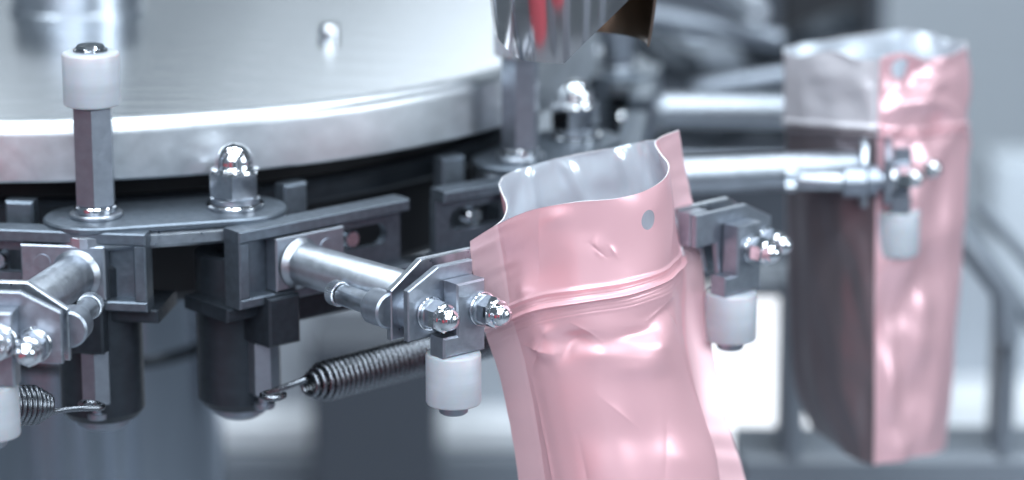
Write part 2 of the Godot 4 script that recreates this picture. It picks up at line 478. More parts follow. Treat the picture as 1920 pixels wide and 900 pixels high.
func spring_between(a: Vector3, b: Vector3, ra: float, coils: int, label: String) -> void:
	var t := thing("tension_spring", label, "spring", Transform3D(Basis(), a), "tension springs between the arms")
	var d := b - a
	var len := d.length()
	var f := along(d, Vector3.ZERO)
	var path := PackedVector3Array()
	var s0 := 0.020
	var s1 := len - 0.020
	# hook round the stud at a
	var up := Vector3.UP
	var out := f.basis.y
	var side := out.cross(up).normalized()
	for i in 15:
		var w := deg_to_rad(-330.0 + 240.0 * i / 14)
		path.append(out * (0.0048 * cos(w)) + side * (0.0048 * sin(w)))
	for i in range(1, 9):
		var q := i / 9.0
		path.append((out * (0.003 + 0.017 * q) - side * 0.0048).lerp(out * s0 + f.basis.x * ra * 0.45, smoothstep(0.1, 1.0, q)))
	var steps := coils * 22
	for i in steps + 1:
		var u := float(i) / steps
		var w := TAU * coils * u
		var r := ra * clampf(minf(u, 1.0 - u) * coils / 3.2 * 0.55 + 0.45, 0.3, 1.0)
		path.append(f.basis * Vector3(r * cos(w), s0 + (s1 - s0) * u, r * sin(w)))
	path.append(d - out * 0.012)
	path.append(d)
	part(t, "coil", geo().tube(path, 0.0014, 10), M.spring)


# ------------------------------------------------------------------ pouches
func cr(p0: Vector3, p1: Vector3, p2: Vector3, p3: Vector3, t: float) -> Vector3:
	return 0.5 * ((2.0 * p1) + (p2 - p0) * t + (2.0 * p0 - 5.0 * p1 + 4.0 * p2 - p3) * t * t + (3.0 * p1 - p0 - 3.0 * p2 + p3) * t * t * t)


func row_at(row: Array, u: float) -> Vector3:
	var k := row.size() - 1
	var f := clampf(u * k, 0.0, k - 0.0001)
	var i := int(f)
	return cr(row[maxi(i - 1, 0)], row[i], row[i + 1], row[mini(i + 2, k)], f - i)


# sheet(rows, nu, nv): smooth surface through a net of points; nv rows down, nu columns across
func sheet(rows: Array, nu: int, nv: int) -> Array:
	var cols := []
	for r in rows:
		var line := []
		for i in nu + 1:
			line.append(row_at(r, float(i) / nu))
		cols.append(line)
	var out := []
	for j in nv + 1:
		var f := clampf(float(j) / nv * (rows.size() - 1), 0.0, rows.size() - 1.0001)
		var k := int(f)
		var line := PackedVector3Array()
		for i in nu + 1:
			line.append(cr(cols[maxi(k - 1, 0)][i], cols[k][i], cols[k + 1][i], cols[mini(k + 2, rows.size() - 1)][i], f - k))
		out.append(line)
	return out


func grid_normals(g: Array, facing: Vector3) -> Array:
	var out := []
	var nv := g.size() - 1
	var nu: int = g[0].size() - 1
	for j in nv + 1:
		var line := PackedVector3Array()
		for i in nu + 1:
			var du: Vector3 = g[j][mini(i + 1, nu)] - g[j][maxi(i - 1, 0)]
			var dv: Vector3 = g[mini(j + 1, nv)][i] - g[maxi(j - 1, 0)][i]
			line.append(dv.cross(du).normalized())
		out.append(line)
	var mid: Vector3 = out[nv / 2][nu / 2]
	if mid.dot(facing) < 0:
		for j in nv + 1:
			for i in nu + 1:
				out[j][i] = -out[j][i]
	return out


# two skins, thin apart, joined along the top lip; holes: [row, column, radius] in metres on the sheet
func skin(parent: Node3D, called: String, g: Array, nrm: Array, outer: Material, inner: Material, holes := []) -> void:
	var nv := g.size() - 1
	var nu: int = g[0].size() - 1
	var a := geo()
	var b := geo()
	var e := geo()
	var th := 0.00025
	var at := []
	for h in holes:
		var c: Vector3 = g[int(h[0] * nv)][int(h[1] * nu)]
		at.append([c, h[2]])
		for j in nv + 1:
			for i in nu + 1:
				var v: Vector3 = g[j][i] - c
				if v.length() < h[2] and v.length() > h[2] * 0.6:
					g[j][i] = c + v.normalized() * h[2]
	for j in nv:
		for i in nu:
			var p: Vector3 = g[j][i]
			var q: Vector3 = g[j][i + 1]
			var r: Vector3 = g[j + 1][i + 1]
			var s: Vector3 = g[j + 1][i]
			var cut := false
			for h in at:
				if ((p + q + r + s) / 4 - h[0]).length() < h[1] * 0.97:
					cut = true
			if cut:
				continue
			var n0: Vector3 = nrm[j][i]
			var n1: Vector3 = nrm[j][i + 1]
			var n2: Vector3 = nrm[j + 1][i + 1]
			var n3: Vector3 = nrm[j + 1][i]
			a.quad(p, q, r, s, n0, n1, n2, n3)
			b.quad(p - n0 * th, q - n1 * th, r - n2 * th, s - n3 * th, -n0, -n1, -n2, -n3)
	for i in nu:
		var n0: Vector3 = nrm[0][i]
		var n1: Vector3 = nrm[0][i + 1]
		var up: Vector3 = (g[0][i] - g[1][i]).normalized()
		e.quad(g[0][i] + n0 * 0.0001, g[0][i + 1] + n1 * 0.0001, g[0][i + 1] - n1 * th * 1.5, g[0][i] - n0 * th * 1.5, up, up, up, up)
	var o := part(parent, called, a, outer)
	part(o, "lining", b, inner)
	part(o, "cut_lip", e, M.rim)


func cut_columns(g: Array, i0: int, i1: int) -> Array:
	return g.map(func(line): return line.slice(i0, i1 + 1))


func front_pouch() -> Node3D:
	var base := spot(1110, 640, 1.27)
	var t := thing("pouch", "open pink film pouch in sharp focus, hanging between two grippers in the middle", "pouch", Transform3D(Basis(), base), "pink pouches on the machine")
	var D := [1.262, 1.250, 1.238, 1.231, 1.236, 1.250, 1.272, 1.292, 1.306, 1.316]
	var P := [
		[[882, 452], [932, 421], [1000, 393], [1080, 379], [1160, 371], [1222, 352], [1254, 318], [1243, 290], [1233, 262], [1273, 244]],
		[[886, 500], [940, 472], [1005, 447], [1085, 430], [1165, 417], [1226, 400], [1258, 372], [1256, 352], [1252, 330], [1286, 318]],
		[[897, 548], [950, 527], [1010, 505], [1088, 492], [1168, 481], [1233, 465], [1264, 442], [1268, 422], [1266, 402], [1301, 394]],
		[[908, 602], [957, 582], [1012, 562], [1090, 550], [1170, 538], [1238, 518], [1269, 495], [1276, 481], [1280, 470], [1311, 465]],
		[[917, 642], [967, 619], [1017, 600], [1094, 585], [1174, 573], [1243, 551], [1273, 528], [1281, 515], [1286, 505], [1318, 502]],
		[[936, 700], [985, 685], [1033, 672], [1106, 666], [1182, 660], [1252, 650], [1284, 640], [1278, 634], [1284, 630], [1334, 640]],
		[[956, 790], [1005, 790], [1050, 790], [1122, 790], [1200, 790], [1276, 790], [1320, 790], [1306, 788], [1312, 786], [1364, 788]],
		[[973, 900], [1022, 903], [1066, 905], [1138, 906], [1218, 906], [1300, 905], [1348, 903], [1332, 901], [1338, 900], [1398, 900]],
		[[990, 1060], [1040, 1065], [1085, 1070], [1160, 1072], [1240, 1072], [1325, 1070], [1372, 1066], [1356, 1062], [1362, 1060], [1432, 1058]],
		[[1010, 1300], [1060, 1320], [1105, 1335], [1180, 1345], [1262, 1345], [1345, 1335], [1392, 1320], [1376, 1310], [1382, 1305], [1452, 1290]],
	]
	var rows := []
	for j in P.size():
		var line := []
		for i in 10:
			var bulge := 1.0 if j < 5 else 0.97
			var deep: float = [0.010, 0.018, 0.022, 0.022, 0.018, 0.010, 0.0, 0.0, 0.0, 0.0][j] * [0.0, 0.0, 0.0, 0.0, 0.0, 0.0, 0.0, 0.4, 0.85, 1.0][i]
			line.append(hang(P[j][i][0], P[j][i][1], 1.262 + (D[i] - 1.262) * bulge + deep) - base)
		rows.append(line)
	var nu := 260
	var nv := 420
	var g := sheet(rows, nu, nv)
	var n0 := grid_normals(g, -cam_f)
	# creases and swells of the film, zipper ridges, flat heat seals; u runs across, w down in row units
	var f := FastNoiseLite.new()
	f.seed = 7
	f.frequency = 1.0
	f.fractal_octaves = 1
	var f2 := FastNoiseLite.new()
	f2.seed = 21
	f2.fractal_octaves = 1
	f2.frequency = 1.0
	# [u, w, half-width u, half-height w, turn, depth in mm]
	var dents := [[0.24, 4.90, 0.045, 0.45, 0.2, 1.6], [0.30, 4.65, 0.05, 0.25, -0.5, -1.6], [0.37, 5.00, 0.08, 0.2, 0.3, 0.9], [0.46, 4.70, 0.07, 0.16, -0.35, -1.2], [0.52, 4.95, 0.05, 0.28, 0.6, 1.5], [0.45, 5.25, 0.11, 0.2, -0.15, 1.4],
		[0.57, 4.40, 0.06, 0.25, 0.7, -1.4], [0.35, 1.15, 0.06, 0.7, 0.1, -0.8], [0.28, 0.5, 0.05, 0.4, 0.3, 0.8], [0.17, 2.5, 0.03, 0.5, 0.2, 0.9],
		[0.40, 6.3, 0.09, 0.5, 0.5, -0.9], [0.53, 6.6, 0.1, 0.4, -0.4, 0.8], [0.3, 7.0, 0.08, 0.8, 0.2, 0.7], [0.55, 0.9, 0.05, 0.6, 0.1, 0.5], [0.23, 4.35, 0.03, 0.25, 0.4, 1.1]]
	var folds := [[0.205, 4.70, 0.055, 0.42, 0.5, 2.6], [0.27, 4.85, 0.06, 0.3, -0.7, -1.8], [0.36, 4.55, 0.10, 0.35, 0.25, 1.5], [0.52, 4.60, 0.09, 0.4, -0.6, -2.0], [0.47, 5.15, 0.13, 0.35, 0.2, 1.8], [0.385, 1.65, 0.022, 0.34, 1.25, 0.9], [0.30, 6.2, 0.12, 1.2, 0.4, 0.7], [0.58, 6.4, 0.10, 1.2, 0.2, -0.7], [0.42, 7.4, 0.14, 1.3, -0.4, 0.6]]
	var creases := [[0.12, 4.5, 0.24, 4.9, 1.1, 0.012], [0.14, 5.1, 0.22, 4.5, -0.9, 0.012], [0.30, 4.25, 0.37, 4.75, 0.7, 0.010], [0.50, 4.5, 0.60, 4.2, 0.9, 0.012], [0.58, 4.3, 0.63, 4.9, -0.8, 0.012], [0.13, 5.3, 0.17, 8.0, 0.8, 0.012], [0.62, 4.9, 0.74, 8.0, 0.7, 0.014], [0.24, 0.1, 0.22, 2.4, 0.6, 0.014], [0.66, 0.4, 0.62, 2.5, 0.7, 0.014], [0.36, 1.5, 0.40, 1.95, -0.9, 0.010], [0.41, 1.6, 0.43, 2.0, 0.7, 0.008], [0.34, 5.6, 0.44, 6.1, 0.5, 0.014], [0.52, 6.0, 0.47, 7.3, -0.5, 0.014], [0.27, 6.2, 0.30, 8.0, -0.6, 0.014]]
	for j in nv + 1:
		var w := float(j) / nv * (P.size() - 1)
		for i in nu + 1:
			var u := float(i) / nu
			var body := smoothstep(0.10, 0.24, u) * (1.0 - smoothstep(0.88, 0.90, u))
			var d := 0.0
			d += 0.9 * f2.get_noise_2d(u * 3.0, w * 0.45) * body
			d += 0.6 * f2.get_noise_2d(u * 7.0 + 20.0, w * 0.22) * body
			d += 0.25 * f2.get_noise_2d(u * 7.0 + 3.0, w * 0.8) * body * smoothstep(4.2, 5.0, w)
			d += 0.25 * f2.get_noise_2d(u * 5.0 + 8.0, w * 2.0) * (1.0 - body)
			for b in dents:
				var x: float = (u - b[0]) / b[2]
				var y: float = (w - b[1]) / b[3]
				var xr: float = x * cos(b[4]) + y * sin(b[4])
				var yr: float = y * cos(b[4]) - x * sin(b[4])
				var q := sqrt(xr * xr + yr * yr + 0.02)
				if q < 2.2:
					d += 1.5 * b[5] * exp(-q * q * 1.2) * (0.6 + 0.4 * (1.0 - minf(q, 1.0)))
			for b in folds:
				var x: float = (u - b[0]) / b[2]
				var y: float = (w - b[1]) / b[3]
				var xr: float = x * cos(b[4]) + y * sin(b[4])
				var yr: float = y * cos(b[4]) - x * sin(b[4])
				yr += 0.25 * sin(xr * 2.0 + b[4] * 9.0)
				d += 0.85 * b[5] * exp(-xr * xr * 1.6) * exp(-pow(yr / (0.42 if yr > 0.0 else 0.95), 2.0))
			for c in creases:
				var ax := Vector2(c[0], c[1] * 0.13)
				var bx := Vector2(c[2], c[3] * 0.13)
				var pt := Vector2(u, w * 0.13)
				var k := clampf((pt - ax).dot(bx - ax) / (bx - ax).length_squared(), 0.0, 1.0)
				var e: float = (pt - ax.lerp(bx, k)).length() / c[5]
				if e < 3.0:
					d += c[4] * (exp(-e * 1.3) - 0.02) * sin(PI * clampf(k, 0.08, 0.92))
			d += 0.3 * clampf((0.115 - u) / 0.115, 0.0, 1.0) - 0.22 * exp(-pow((u - 0.112) / 0.008, 2.0))            # edge of the side seal
			# zipper: a thick round ridge, and two bands of fine ribs
			var zt := 1.0 - smoothstep(0.86, 0.89, u)
			zt *= 0.35 + 0.65 * smoothstep(0.03, 0.13, u)
			d += zt * 2.3 * exp(-pow((w - 3.42) / 0.12, 2.0))
			d += zt * 0.9 * exp(-pow((w - 2.84) / 0.075, 2.0))
			if w > 2.95 and w < 3.25:
				d += zt * 0.05 * sin(w * 48.0)
			if w > 3.55 and w < 4.0:
				d += zt * (0.035 * sin(w * 45.0) + 0.15)
			d += zt * 0.2 * exp(-pow((w - 4.06) / 0.05, 2.0))
			g[j][i] += n0[j][i] * d * 0.001
	var nrm := grid_normals(g, -cam_f)
	var s0 := int(nu * 0.112)
	var s1 := int(nu * 0.895)
	skin(t, "side_seal", cut_columns(g, 0, s0), cut_columns(nrm, 0, s0), M.seal, M.lining)
	skin(t, "front_panel", cut_columns(g, s0, s1), cut_columns(nrm, s0, s1), M.film, M.lining, [[1.12 / 9.0, (0.53 * nu - s0) / (s1 - s0), 0.0043]])
	skin(t, "side_seal", cut_columns(g, s1, nu), cut_columns(nrm, s1, nu), M.seal, M.lining)
	# rear panel: the inside of it shows above the front lip
	var lip := [[882, 452, 1.2625], [932, 420, 1.262], [946, 404, 1.272], [949, 382, 1.285], [936, 345, 1.300], [952, 325, 1.309], [1035, 299, 1.318], [1125, 281, 1.322], [1200, 267, 1.322], [1234, 262, 1.316]]
	var seals := []
	for r in rows:
		seals.append([r[0], r[8]])
	rows = []
	for j in P.size():
		var line := []
		for i in lip.size():
			var u := i / 9.0
			var dx: float = lerpf(P[j][0][0] - P[0][0][0], P[j][8][0] - P[0][8][0], u)
			var dy: float = lerpf(P[j][0][1] - P[0][0][1], P[j][8][1] - P[0][8][1], u)
			if j > 3:
				dy = lerpf(dy, P[j][4][1] - 300, 0.5)
			if i == 0 or i == 9:
				line.append(seals[j][0 if i == 0 else 1] + cam_f * 0.0004)
				continue
			line.append(hang(lip[i][0] + dx, lip[i][1] + dy, lip[i][2]) - base)
		rows.append(line)
	nu = 160
	nv = 220
	g = sheet(rows, nu, nv)
	n0 = grid_normals(g, -cam_f)
	for j in nv + 1:
		var w := float(j) / nv * (P.size() - 1)
		for i in nu + 1:
			var u := float(i) / nu
			var body := smoothstep(0.35, 0.5, u) * (1.0 - smoothstep(0.9, 1.0, u))
			var d := 1.2 * f2.get_noise_2d(u * 6.0 + 9.0, w * 0.7) * body + 0.4 * f2.get_noise_2d(u * 14.0, w * 0.8 + 5.0) * body
			for b in [[0.61, 0.6, 0.012, -0.1], [0.70, 0.9, 0.016, 0.35], [0.83, 0.8, 0.02, 0.05], [0.9, 0.7, 0.02, -0.2]]:
				var x: float = (u - b[0] - b[3] * 0.06 * (w - 0.5)) / b[2]
				d += 1.8 * exp(-x * x) * smoothstep(0.0, 0.5, w)
			g[j][i] += n0[j][i] * d * 0.001
	nrm = grid_normals(g, -cam_f)
	for j in nv + 1:
		for i in nu + 1:
			nrm[j][i] = -nrm[j][i]
	skin(t, "rear_panel", g, nrm, M.film, M.lining, [[0.45, 0.105, 0.0034]])
	return t


func rear_pouch() -> void:
	var base := spot(1645, 480, 1.47)
	var t := thing("pouch", "blurred pink pouch seen edge-on at the right, one half dark and one half pink", "pouch", Transform3D(Basis(), base), "pink pouches on the machine")
	# right half: near seal -> right corner -> far seal
	var D := [1.452, 1.458, 1.470, 1.490, 1.512, 1.540]
	var P := [
		[[1650, 110], [1688, 98], [1738, 112], [1796, 97], [1807, 80], [1692, 56]],
		[[1648, 160], [1688, 160], [1742, 162], [1800, 155], [1808, 150], [1692, 120]],
		[[1646, 235], [1688, 238], [1742, 236], [1798, 228], [1807, 225], [1694, 200]],
		[[1644, 300], [1686, 302], [1740, 300], [1796, 295], [1806, 292], [1696, 280]],
		[[1641, 450], [1682, 450], [1734, 448], [1788, 445], [1799, 442], [1700, 430]],
		[[1640, 620], [1680, 618], [1730, 614], [1778, 610], [1788, 606], [1700, 600]],
		[[1640, 760], [1678, 756], [1724, 748], [1768, 742], [1778, 738], [1700, 730]],
		[[1638, 872], [1672, 866], [1716, 858], [1758, 848], [1768, 842], [1700, 835]],
	]
	var Q := [
		[[1650, 110], [1610, 112], [1556, 95], [1498, 106], [1483, 86], [1692, 56]],
		[[1648, 160], [1604, 158], [1548, 154], [1494, 152], [1484, 148], [1692, 120]],
		[[1646, 235], [1602, 232], [1546, 228], [1496, 224], [1486, 220], [1694, 200]],
		[[1644, 300], [1600, 300], [1546, 296], [1498, 292], [1488, 290], [1696, 280]],
		[[1641, 450], [1598, 450], [1546, 448], [1500, 444], [1488, 440], [1700, 430]],
		[[1640, 620], [1598, 620], [1550, 614], [1506, 606], [1492, 600], [1700, 600]],
		[[1640, 770], [1598, 763], [1552, 751], [1516, 736], [1502, 722], [1700, 730]],
		[[1638, 874], [1610, 862], [1580, 845], [1550, 822], [1530, 802], [1700, 835]],
	]
	var f := FastNoiseLite.new()
	f.seed = 33
	f.frequency = 1.0
	f.fractal_octaves = 1
	for half in [[P, "front_panel", M.far_film, 3], [Q, "rear_panel", M.darkened_film, 51]]:
		var rows := []
		for r in half[0]:
			var line := []
			for i in 6:
				line.append(hang(r[i][0], r[i][1], D[i]) - base)
			rows.append(line)
		var nu := 120
		var nv := 200
		var g := sheet(rows, nu, nv)
		var n0 := grid_normals(g, -cam_f)
		for j in nv + 1:
			var w := float(j) / nv * 7.0
			for i in nu + 1:
				var u := float(i) / nu
				var body := smoothstep(0.0, 0.12, u) * (1.0 - 0.7 * smoothstep(0.45, 0.6, u))
				var d: float = 3.0 * f.get_noise_2d(u * 3.2 + half[3], w * 0.7 + u * 1.5) * body + 0.7 * f.get_noise_2d(u * 5.0, w * 1.6 + half[3]) * body
				d += 4.0 * f.get_noise_2d(u * 16.0 + half[3], w * 0.8) * smoothstep(0.72, 0.82, u) * (1.0 - smoothstep(0.95, 1.0, u))
				if half[3] == 3:
					d += 3.2 * exp(-pow((w - 1.35 - 6.0 * (u - 0.3) * (u - 0.3)) / 0.22, 2.0)) * body
					d += 2.8 * exp(-pow((w - 4.35 + 0.8 * u) / 0.25, 2.0)) * body - 2.0 * exp(-pow((w - 5.0 + 1.3 * u) / 0.25, 2.0)) * body
				else:
					d *= 0.5
				d += 2.0 * exp(-pow((w - 2.08) / 0.06, 2.0)) + 1.6 * exp(-pow((w - 2.32) / 0.06, 2.0))
				g[j][i] += n0[j][i] * d * 0.001
		var nrm := grid_normals(g, -cam_f)
		if half[3] == 3:
			skin(t, half[1], g, nrm, half[2], M.far_lining, [[0.082, 0.2, 0.005]])
		else:                                   # lighter band above the zipper stands for backlight through the film
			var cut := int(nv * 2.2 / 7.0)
			skin(t, "rear_header", g.slice(0, cut + 1), nrm.slice(0, cut + 1), M.backlit_film, M.far_lining)
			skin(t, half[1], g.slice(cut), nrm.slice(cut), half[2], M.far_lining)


func nozzle() -> void:
	var c := spot(1075, -18, 1.292)
	var t := thing("filling_nozzle", "polished steel filling spout with slanted lip, hanging above the open pouch", "nozzle", Transform3D(Basis(), c))
	# shell of revolution, each column cut off at its own height: front bill long on the left, cut away to the right
	var R := 0.0372
	for shell in [[-92.0, 84.0, "front_bill", true], [84.0, 268.0, "rear_bill", false]]:
		var nu := 120
		var nv := 40
		var g := []
		for j in nv + 1:
			var line := PackedVector3Array()
			for i in nu + 1:
				var a := deg_to_rad(lerpf(shell[0], shell[1], float(i) / nu))
				var px := 162.0 * sin(a)           # across, as the eye sees it
				var low := -0.0265
				if shell[3]:
					low = lerpf(-0.0265, -0.0168, clampf((px + 22.0) / 42.0, 0.0, 1.0)) + lerpf(0.0, 0.030, clampf((px - 20.0) / 140.0, 0.0, 1.0))
					if px < -100.0:
						low += 0.009 * pow((-100.0 - px) / 62.0, 2.0)
				else:
					low = -0.0245 if px > -100.0 else -0.0245 + 0.009 * pow((-100.0 - px) / 62.0, 2.0)
				var y := lerpf(0.07, low, float(j) / nv)
				var r := R * (1.0 + 0.02 * y / 0.05) - 0.004 * pow(clampf((0.01 - y) / 0.04, 0.0, 1.0), 2.0)
				line.append(Vector3(sin(a) * r, y, cos(a) * r))
			g.append(line)
		var nrm := grid_normals(g, Vector3.BACK if shell[3] else Vector3.FORWARD)
		var a := geo()
		var th := 0.0012
		for j in nv:
			for i in nu:
				var n0: Vector3 = nrm[j][i]
				var n1: Vector3 = nrm[j][i + 1]
				var n2: Vector3 = nrm[j + 1][i + 1]
				var n3: Vector3 = nrm[j + 1][i]
				a.quad(g[j][i], g[j][i + 1], g[j + 1][i + 1], g[j + 1][i], n0, n1, n2, n3)
				a.quad(g[j][i] - n0 * th, g[j][i + 1] - n1 * th, g[j + 1][i + 1] - n2 * th, g[j + 1][i] - n3 * th, -n0, -n1, -n2, -n3)
		for i in nu:
			var n0: Vector3 = nrm[nv][i]
			var n1: Vector3 = nrm[nv][i + 1]
			a.quad(g[nv][i], g[nv][i + 1], g[nv][i + 1] - n1 * th, g[nv][i] - n0 * th, Vector3.DOWN, Vector3.DOWN, Vector3.DOWN, Vector3.DOWN)
		for i in [0, nu]:
			for j in nv:
				var n0: Vector3 = nrm[j][i]
				var e: Vector3 = (g[j][i] - g[j][absi(i - 1)]).normalized()
				a.quad(g[j][i], g[j + 1][i], g[j + 1][i] - nrm[j + 1][i] * th, g[j][i] - n0 * th, e, e, e, e)
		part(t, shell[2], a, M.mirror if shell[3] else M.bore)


# ------------------------------------------------------------------ what stands behind
func bar(called: String, label: String, cat: String, a: Vector3, b: Vector3, r: float, mat: Material, group := "") -> void:
	var t := thing(called, label, cat, Transform3D(Basis(), a), group)
	part(t, "tube", geo(along(b - a, Vector3.ZERO)).lathe([Vector2(0, 0), Vector2(r * 0.9, 0), Vector2(r, r * 0.1), Vector2(r, (b - a).length() - r * 0.1), Vector2(r * 0.9, (b - a).length()), Vector2(0, (b - a).length())], 28), mat)


func slab(a: Vector3, w: float, h: float, d: float) -> Geo:
	return geo().box(a + Vector3(-w / 2, -h / 2, -d), a + Vector3(w / 2, h / 2, 0), 0.004)


func upright(px: float, py: float, z: float) -> Vector3:      # where a sight line meets the upright plane at z
	var d := (spot(px, py, 1.0) - cam_pos)
	return cam_pos + d * ((z - cam_pos.z) / d.z)


func standing(px0: float, py0: float, px1: float, py1: float, z: float, depth: float, b := 0.004) -> Geo:
	var m := (px0 + px1) / 2
	var top := upright(m, py0, z).y
	var low := upright(m, py1, z).y
	var mid := (py0 + py1) / 2
	return geo().box(Vector3(upright(px0, mid, z).x, low, z - depth), Vector3(upright(px1, mid, z).x, top, z), b)


func block(called: String, label: String, cat: String, g: Geo, mat: Material, piece := "panel") -> Node3D:
	var t := thing(called, label, cat)
	part(t, piece, g, mat)
	return t


func backdrop() -> void:
	structure("floor", geo().box(Vector3(-5, -1.45, -6), Vector3(5, -1.4, 3), 0.0), M.floor, "grey factory floor far below")
	structure("back_wall", geo().box(Vector3(-4, -1.399, -3.1), Vector3(4, 0.25, -3.0), 0.0), M.wall, "grey blurred wall behind the machine")
	var t := block("machine_cabinet", "dark blurred machine cabinet behind the spout and the edge-on pouch", "cabinet", standing(1118, -160, 1655, 545, -0.95, 0.5), M.cabinet, "cabinet_body")
	part(t, "cabinet_door", standing(1462, -150, 1640, 72, -0.945, 0.02), M.black)
	part(t, "cabinet_rail", standing(1180, 300, 1640, 330, -0.94, 0.02), M.plate)
	block("control_box", "dark blurred box low behind the coil spring", "box", standing(584, 640, 822, 1200, -0.9, 0.3), M.cabinet, "box_body")
	t = block("low_machine", "pale blurred machine casing low between roller and front pouch", "machine casing", standing(372, 560, 1300, 1250, -1.0, 0.3), M.pale, "casing")
	part(t, "casing_ledge", standing(372, 785, 1300, 842, -0.97, 0.05), M.white)
	part(t, "casing_base", standing(372, 850, 1300, 1250, -0.96, 0.05), M.frame)
	# the frame of the outfeed at the lower right
	t = thing("outfeed_stand", "blurred grey steel stand with two posts and a bottom beam at the lower right", "stand")
	part(t, "post", standing(1468, 520, 1512, 870, -0.40, 0.04), M.frame)
	part(t, "post", standing(1872, 600, 1906, 870, -0.40, 0.04), M.frame)
	part(t, "beam", standing(1385, 856, 2100, 1000, -0.40, 0.06), M.frame)
	part(t, "side_beam", standing(1380, 520, 1500, 560, -0.41, 0.04), M.frame)
	var a := upright(1800, 440, -0.39)
	var b := upright(1880, 545, -0.39)
	var c := upright(1890, 640, -0.39)
	part(t, "bent_tube", geo().tube(PackedVector3Array([a + Vector3(-0.02, 0.012, -0.1), a, a.lerp(b, 0.6), b, b.lerp(c, 0.5), c]), 0.0075, 14), M.frame)
	bar("cross_bar", "blurred steel bar sloping down to the right behind the spout", "bar", upright(1080, 5, -0.62), upright(1470, 78, -0.55), 0.0065, M.plate)
	bar("cross_bar", "short blurred steel bar rising to the right, above the far gripper tube", "bar", upright(1300, 168, -0.50), upright(1500, 136, -0.52), 0.0055, M.plate)
	bar("cross_bar", "blurred bright bar end at the top edge, right of the spout", "bar", upright(1330, -40, -0.62), upright(1420, 22, -0.39), 0.008, M.tube)
	for h in [[[1190, 40], [1260, 120], [1330, 115], [1420, 190], [1500, 230], "thick"], [[1420, -60], [1400, 60], [1440, 110], [1530, 60], [1600, 40], "thin"], [[1180, 250], [1240, 235], [1330, 262], [1420, 245], [1500, 262], "low"]]:
		var path := PackedVector3Array()
		var pts := []
		for k in 5:
			pts.append(upright(h[k][0], h[k][1], -0.80 + 0.02 * (k % 2)))
		for k in 25:
			path.append(row_at(pts, k / 24.0))
		var hose := thing("hose", "%s dark blurred hose in front of the dark cabinet" % h[5], "hose")
		part(hose, "hose_tube", geo().tube(path, 0.014 if h[5] == "thick" else 0.009, 12), M.iron)
	t = block("valve_block", "dark grey blurred valve block in front of the cabinet, between the bars", "valve block", standing(1255, 84, 1400, 140, -0.78, 0.06), M.frame, "valve_body")
	part(t, "valve_cap", standing(1285, 60, 1330, 84, -0.79, 0.03), M.plate)
	part(t, "valve_cap", standing(1345, 66, 1382, 84, -0.79, 0.03), M.plate)
	bar("guard_tube", "pale slanted guard tube at the right edge", "tube", upright(1790, 400, -0.45), upright(1960, 640, -0.45), 0.005, M.frame)
	bar("guard_tube", "thin slanted guard tube above the bent frame tube", "tube", upright(1830, 380, -0.5), upright(1990, 560, -0.5), 0.004, M.frame)
	block("overbright_board", "overbright white surface given its own glow, behind the frame post, right of the front pouch", "white surface", standing(1290, 545, 1600, 858, -1.05, 0.05), M.glare, "self_lit_surface")
	block("white_board", "pale blurred board low behind the right frame post", "board", standing(1600, 740, 2050, 870, -1.05, 0.05), M.white)
	block("grey_panel", "grey blurred panel behind the frame at the right", "panel", standing(1655, 480, 1870, 742, -1.1, 0.05), M.grey)
	block("pale_panel", "pale tall blurred panel at the right edge", "panel", standing(1850, 300, 2150, 742, -1.2, 0.05), M.pale2)


func lamp(called: String, label: String, at: Vector3, look: Vector3, size: Vector2, energy: float, glow: float, col: Color, roll := 0.0) -> void:
	var z := (at - look).normalized()                     # the light shines along -z
	var xx := (Vector3.UP if absf(z.y) < 0.95 else Vector3.BACK).cross(z).normalized()
	var xf := Transform3D(Basis(xx, z.cross(xx), z) * Basis(Vector3.BACK, deg_to_rad(roll)), at)
	var t := thing(called, label, "lamp", xf)
	var m := plain(Color(0.8, 0.8, 0.8), 0.5)
	m.emission_enabled = true
	m.emission = col
	m.emission_energy_multiplier = glow
	part(t, "glowing_panel", geo().box(Vector3(-size.x / 2, -size.y / 2, 0.01), Vector3(size.x / 2, size.y / 2, 0.03), 0.0), m)
	part(t, "housing", geo().box(Vector3(-size.x / 2 - 0.02, -size.y / 2 - 0.02, 0.032), Vector3(size.x / 2 + 0.02, size.y / 2 + 0.02, 0.07), 0.0), M.floor)
	var l := AreaLight3D.new()
	l.name = "light"
	l.area_size = size
	l.light_color = col
	l.light_energy = energy
	l.area_range = 8.0
	l.shadow_enabled = true
	t.add_child(l)


